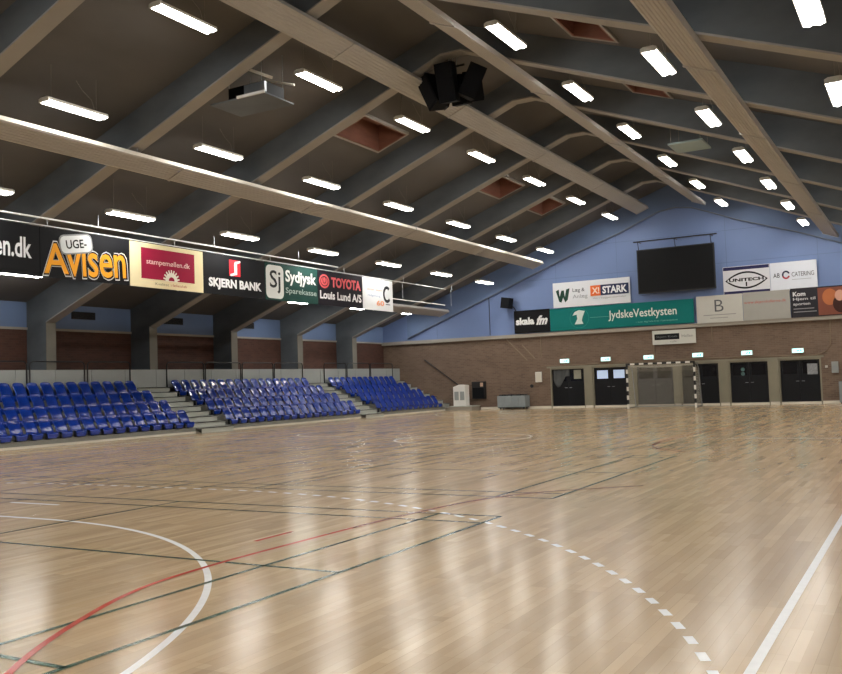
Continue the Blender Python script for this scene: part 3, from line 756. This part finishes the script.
# dark grilles in the blue band
for y, w in ((21.3, 'behind the near stand'), (25.8, 'behind the near end of the middle stand'), (30.3, 'behind the far end of the middle stand'), (34.5, 'behind the near end of the far stand')):
    t = thing('wall_vent', 'dark slatted vent in the blue wall band '+w, 'vent', (XL, y-.5, 4.24), 0, 'dark vents in the blue wall band')
    MB().box(0, .03, 0, 1.05, 0, .27).build('vent_frame', M['bracket'], t)
    g = MB()
    for k in range(6): g.box(.031, .05, .03, 1.02, .025+k*.04, .045+k*.04)
    g.build('slats', M['black'], t)

# ------------------------------------------------------------------ blue seats
def make_seat():
    t = thing('stadium_seat', '', 'seat', group='blue plastic seats in the stands')
    hw = .214
    BK = [(-.03, .20), (-.055, .235), (-.082, .30), (-.118, .37), (-.17, .445), (-.215, .51), (-.24, .57), (-.25, .63)]
    PN = [(-.03, .20), (.03, .19), (.11, .192), (.18, .198), (.225, .18), (.245, .145), (.243, .08), (.234, .02)]
    def cat(P, v):
        f = v*(len(P)-1); i = min(int(f), len(P)-2); t = f-i
        p0, p1, p2, p3 = P[max(i-1, 0)], P[i], P[i+1], P[min(i+2, len(P)-1)]
        return [.5*((2*p1[j])+(-p0[j]+p2[j])*t+(2*p0[j]-5*p1[j]+4*p2[j]-p3[j])*t*t+(-p0[j]+3*p1[j]-3*p2[j]+p3[j])*t**3) for j in (0, 1)]
    def back(u, v):
        c = (u-.5)*2; x, z = cat(BK, v)
        w = hw*(.97-.12*max(0, (v-.75)/.25)**2)
        return Vector((x+.03*c*c, c*w, z-.035*c**4*max(0, (v-.6)/.4)))
    MB().grid(back, 10, 18).build('backrest', M['seat'], t, smooth=True, solid=.014)
    def pan(u, v):
        c = (u-.5)*2; x, z = cat(PN, v)
        w = hw*(.97-.26*max(0, (v-.5)/.5)**1.5)
        return Vector((x-.02*c*c*v, c*w, z+.02*c*c*(1-v)))
    MB().grid(pan, 10, 18).build('seat_pan', M['seat'], t, smooth=True, solid=.014)
    b = MB(); b.box(-.10, .13, -.03, .03, .14, .17); b.box(-.08, -.02, -.025, .025, .012, .14); b.box(-.12, .10, -.05, .05, 0, .012)
    b.build('bracket', M['bracket'], t)
    return t
seat0 = make_seat(); used = False
PITCH = .515
ROWN = ['front row', 'second row', 'third row', 'top row']
def numw(n): return ORD[n] if n < 20 else 'twenty-'+ORD[n-20]
for si, (y0, y1, words) in enumerate(STANDS):
    ya = max(y0, 13.6) if si == 0 else y0
    n = int((y1-ya-.08)/PITCH)
    for r in range(NROW):
        for k in range(n):
            # counted from the far steps for the first stand, from the near steps for the others
            y = (y1-.30-k*PITCH) if si == 0 else (y0+.30+k*PITCH)
            x = XF-r*RUN-.185; z = ZD0+r*RISE+.003
            w = {0: 'near stand', 1: 'middle stand', 2: 'far stand'}[si]
            lab = 'blue plastic seat, %s of the %s, %s from its %s' % (ROWN[r], w, numw(k), 'steps' if si != 1 else 'near steps')
            if not used: seat0.location = (x, y, z); seat0['label'] = lab; used = True; sch = list(seat0.children)
            else:
                o = seat0.copy(); COL.objects.link(o); o.location = (x, y, z); o['label'] = lab
                for ch in sch:
                    c = ch.copy(); COL.objects.link(c); c.parent = o

# ------------------------------------------------------------------ loudspeaker cluster under the ridge
t = thing('hanging_speaker_cluster', 'black loudspeaker cluster hanging from the roof ridge', 'speaker', (-9.68, 19.55, 8.62))
def cab(loc, rot, w=.46, d=.42, h=.78):
    R = Matrix.Translation(loc) @ rot
    m = MB().prism([(-w/2, -d/2), (w/2, -d/2), (w*.36, d/2), (-w*.36, d/2)], -h/2, h/2, 'z', R)
    o = m.build('loudspeaker', M['blackcloth'], t, bevel=.03)
    g = MB().box(-w*.43, w*.43, -d/2-.02, -d/2-.004, -h*.45, h*.45, R); g.build('grille', M['blackcloth'], o)
def EU(a, b, c): return Matrix.Rotation(c, 4, 'Z') @ Matrix.Rotation(b, 4, 'Y') @ Matrix.Rotation(a, 4, 'X')
cab((.02, -.30, .62), EU(.25, 0, 0), .5, .4, 1.0)
cab((-.52, -.12, .52), EU(.15, -.42, -.5), .46, .42, .9)
cab((.58, -.05, .60), EU(.15, .42, .6), .46, .42, .85)
cab((.0, .35, .6), EU(-.25, 0, PI)); cab((-.42, .32, .62), EU(-.15, -.3, -2.2)); cab((.42, .32, .62), EU(-.15, -.3, 2.2))
MB().tube([(0, 0, .3), (0, 0, 1.12)], .12, 10).build('core', M['black'], t)
MB().tube([(-.35, 0, 1.12), (.35, 0, 1.12)], .03, 6).build('yoke', M['black'], t)
w = MB()
for x in (-.12, .0, .12): w.tube([(x, 0, 1.12), (x+.1, 0, zd(-9.68)-8.62)], .01, 4)
w.build('suspension_chain', M['steel'], t)
# ------------------------------------------------------------------ ventilation heater under the stand-side slope
t = thing('ceiling_fan_heater', 'dark box heater on a pale angle frame below the roof', 'heater', (-12.99, 15.52, 8.30))
f = MB(); f.tube([(-1.0, -.5, .42), (.1, -.5, .76), (.92, -.5, .36)], .04, 6); f.tube([(-.95, .45, .42), (.0, .45, .74), (.85, .45, .46)], .03, 6)
f.build('hanging_frame', M['tan_edge'], t)
MB().box(-.55, .55, -.32, .42, .06, .42).build('casing', M['blackcloth'], t, bevel=.04)
MB().box(.0, .62, -.40, -.325, .14, .38).build('louvre', M['steel'], t, bevel=.01)
MB().box(-.88, .78, -.6, .5, 0, .035).build('drip_tray', M['web'], t, bevel=.01)
MB().box(-.02, .80, -.65, -.605, .0, .06).build('tray_lip', M['white_rail'], t, bevel=.01)
for x in (-.5, .5):
    for y in (-.35, .45): MB().tube([(x, y, .42), (x, y, zd(-12.99+x)-8.30)], .01, 4).build('drop_rod', M['steel'], t)
# blue-grey board hung level between two frames
t = thing('ceiling_hung_board', 'blue-grey board hanging level between roof frames away from the stands', 'board', (-5.83, 26.3, 8.50))
MB().box(0, 1.04, 0, 1.25, 0, .05).build('board', pm('board_blue_grey', '#8fa2a6', .6, .05, 2), t, bevel=.01)
for x in (.08, .96):
    for y in (.1, 1.15): MB().tube([(x, y, .05), (x, y, zd(-5.83+x)-8.5)], .008, 4).build('hanging_wire', M['wire'], t)
# ------------------------------------------------------------------ camera, world, view
def camera():
    f, yaw, pitch, roll = 900.38862, .51553, .05203, -.03414
    fw = Vector((-math.sin(yaw)*math.cos(pitch), math.cos(yaw)*math.cos(pitch), math.sin(pitch)))
    r = Vector((math.cos(yaw), math.sin(yaw), 0)); u = r.cross(fw); c, s = math.cos(roll), math.sin(roll)
    r, u = c*r+s*u, -s*r+c*u
    cd = bpy.data.cameras.new('camera'); cd.sensor_width = 36; cd.lens = f/842*36; cd.clip_end = 200; cd.clip_start = .05
    o = bpy.data.objects.new('camera', cd); COL.objects.link(o)
    m = Matrix((r, u, -fw)).transposed().to_4x4(); m.translation = Vector((.86005, -1.2085, 1.46394)); o.matrix_world = m
    sc.camera = o
camera()
wd = bpy.data.worlds.new('world'); sc.world = wd; wd.use_nodes = True
wd.node_tree.nodes['Background'].inputs[0].default_value = (.02, .022, .026, 1)
sc.view_settings.view_transform = 'Standard'; sc.view_settings.look = 'None'; sc.view_settings.gamma = 1
sc.view_settings.exposure = -0.22; sc.view_settings.use_curve_mapping = False
sc.cycles.max_bounces = 7; sc.cycles.diffuse_bounces = 4; sc.cycles.glossy_bounces = 3
sc.cycles.sample_clamp_indirect = 3; sc.cycles.sample_clamp_direct = 22; sc.cycles.use_denoising = True
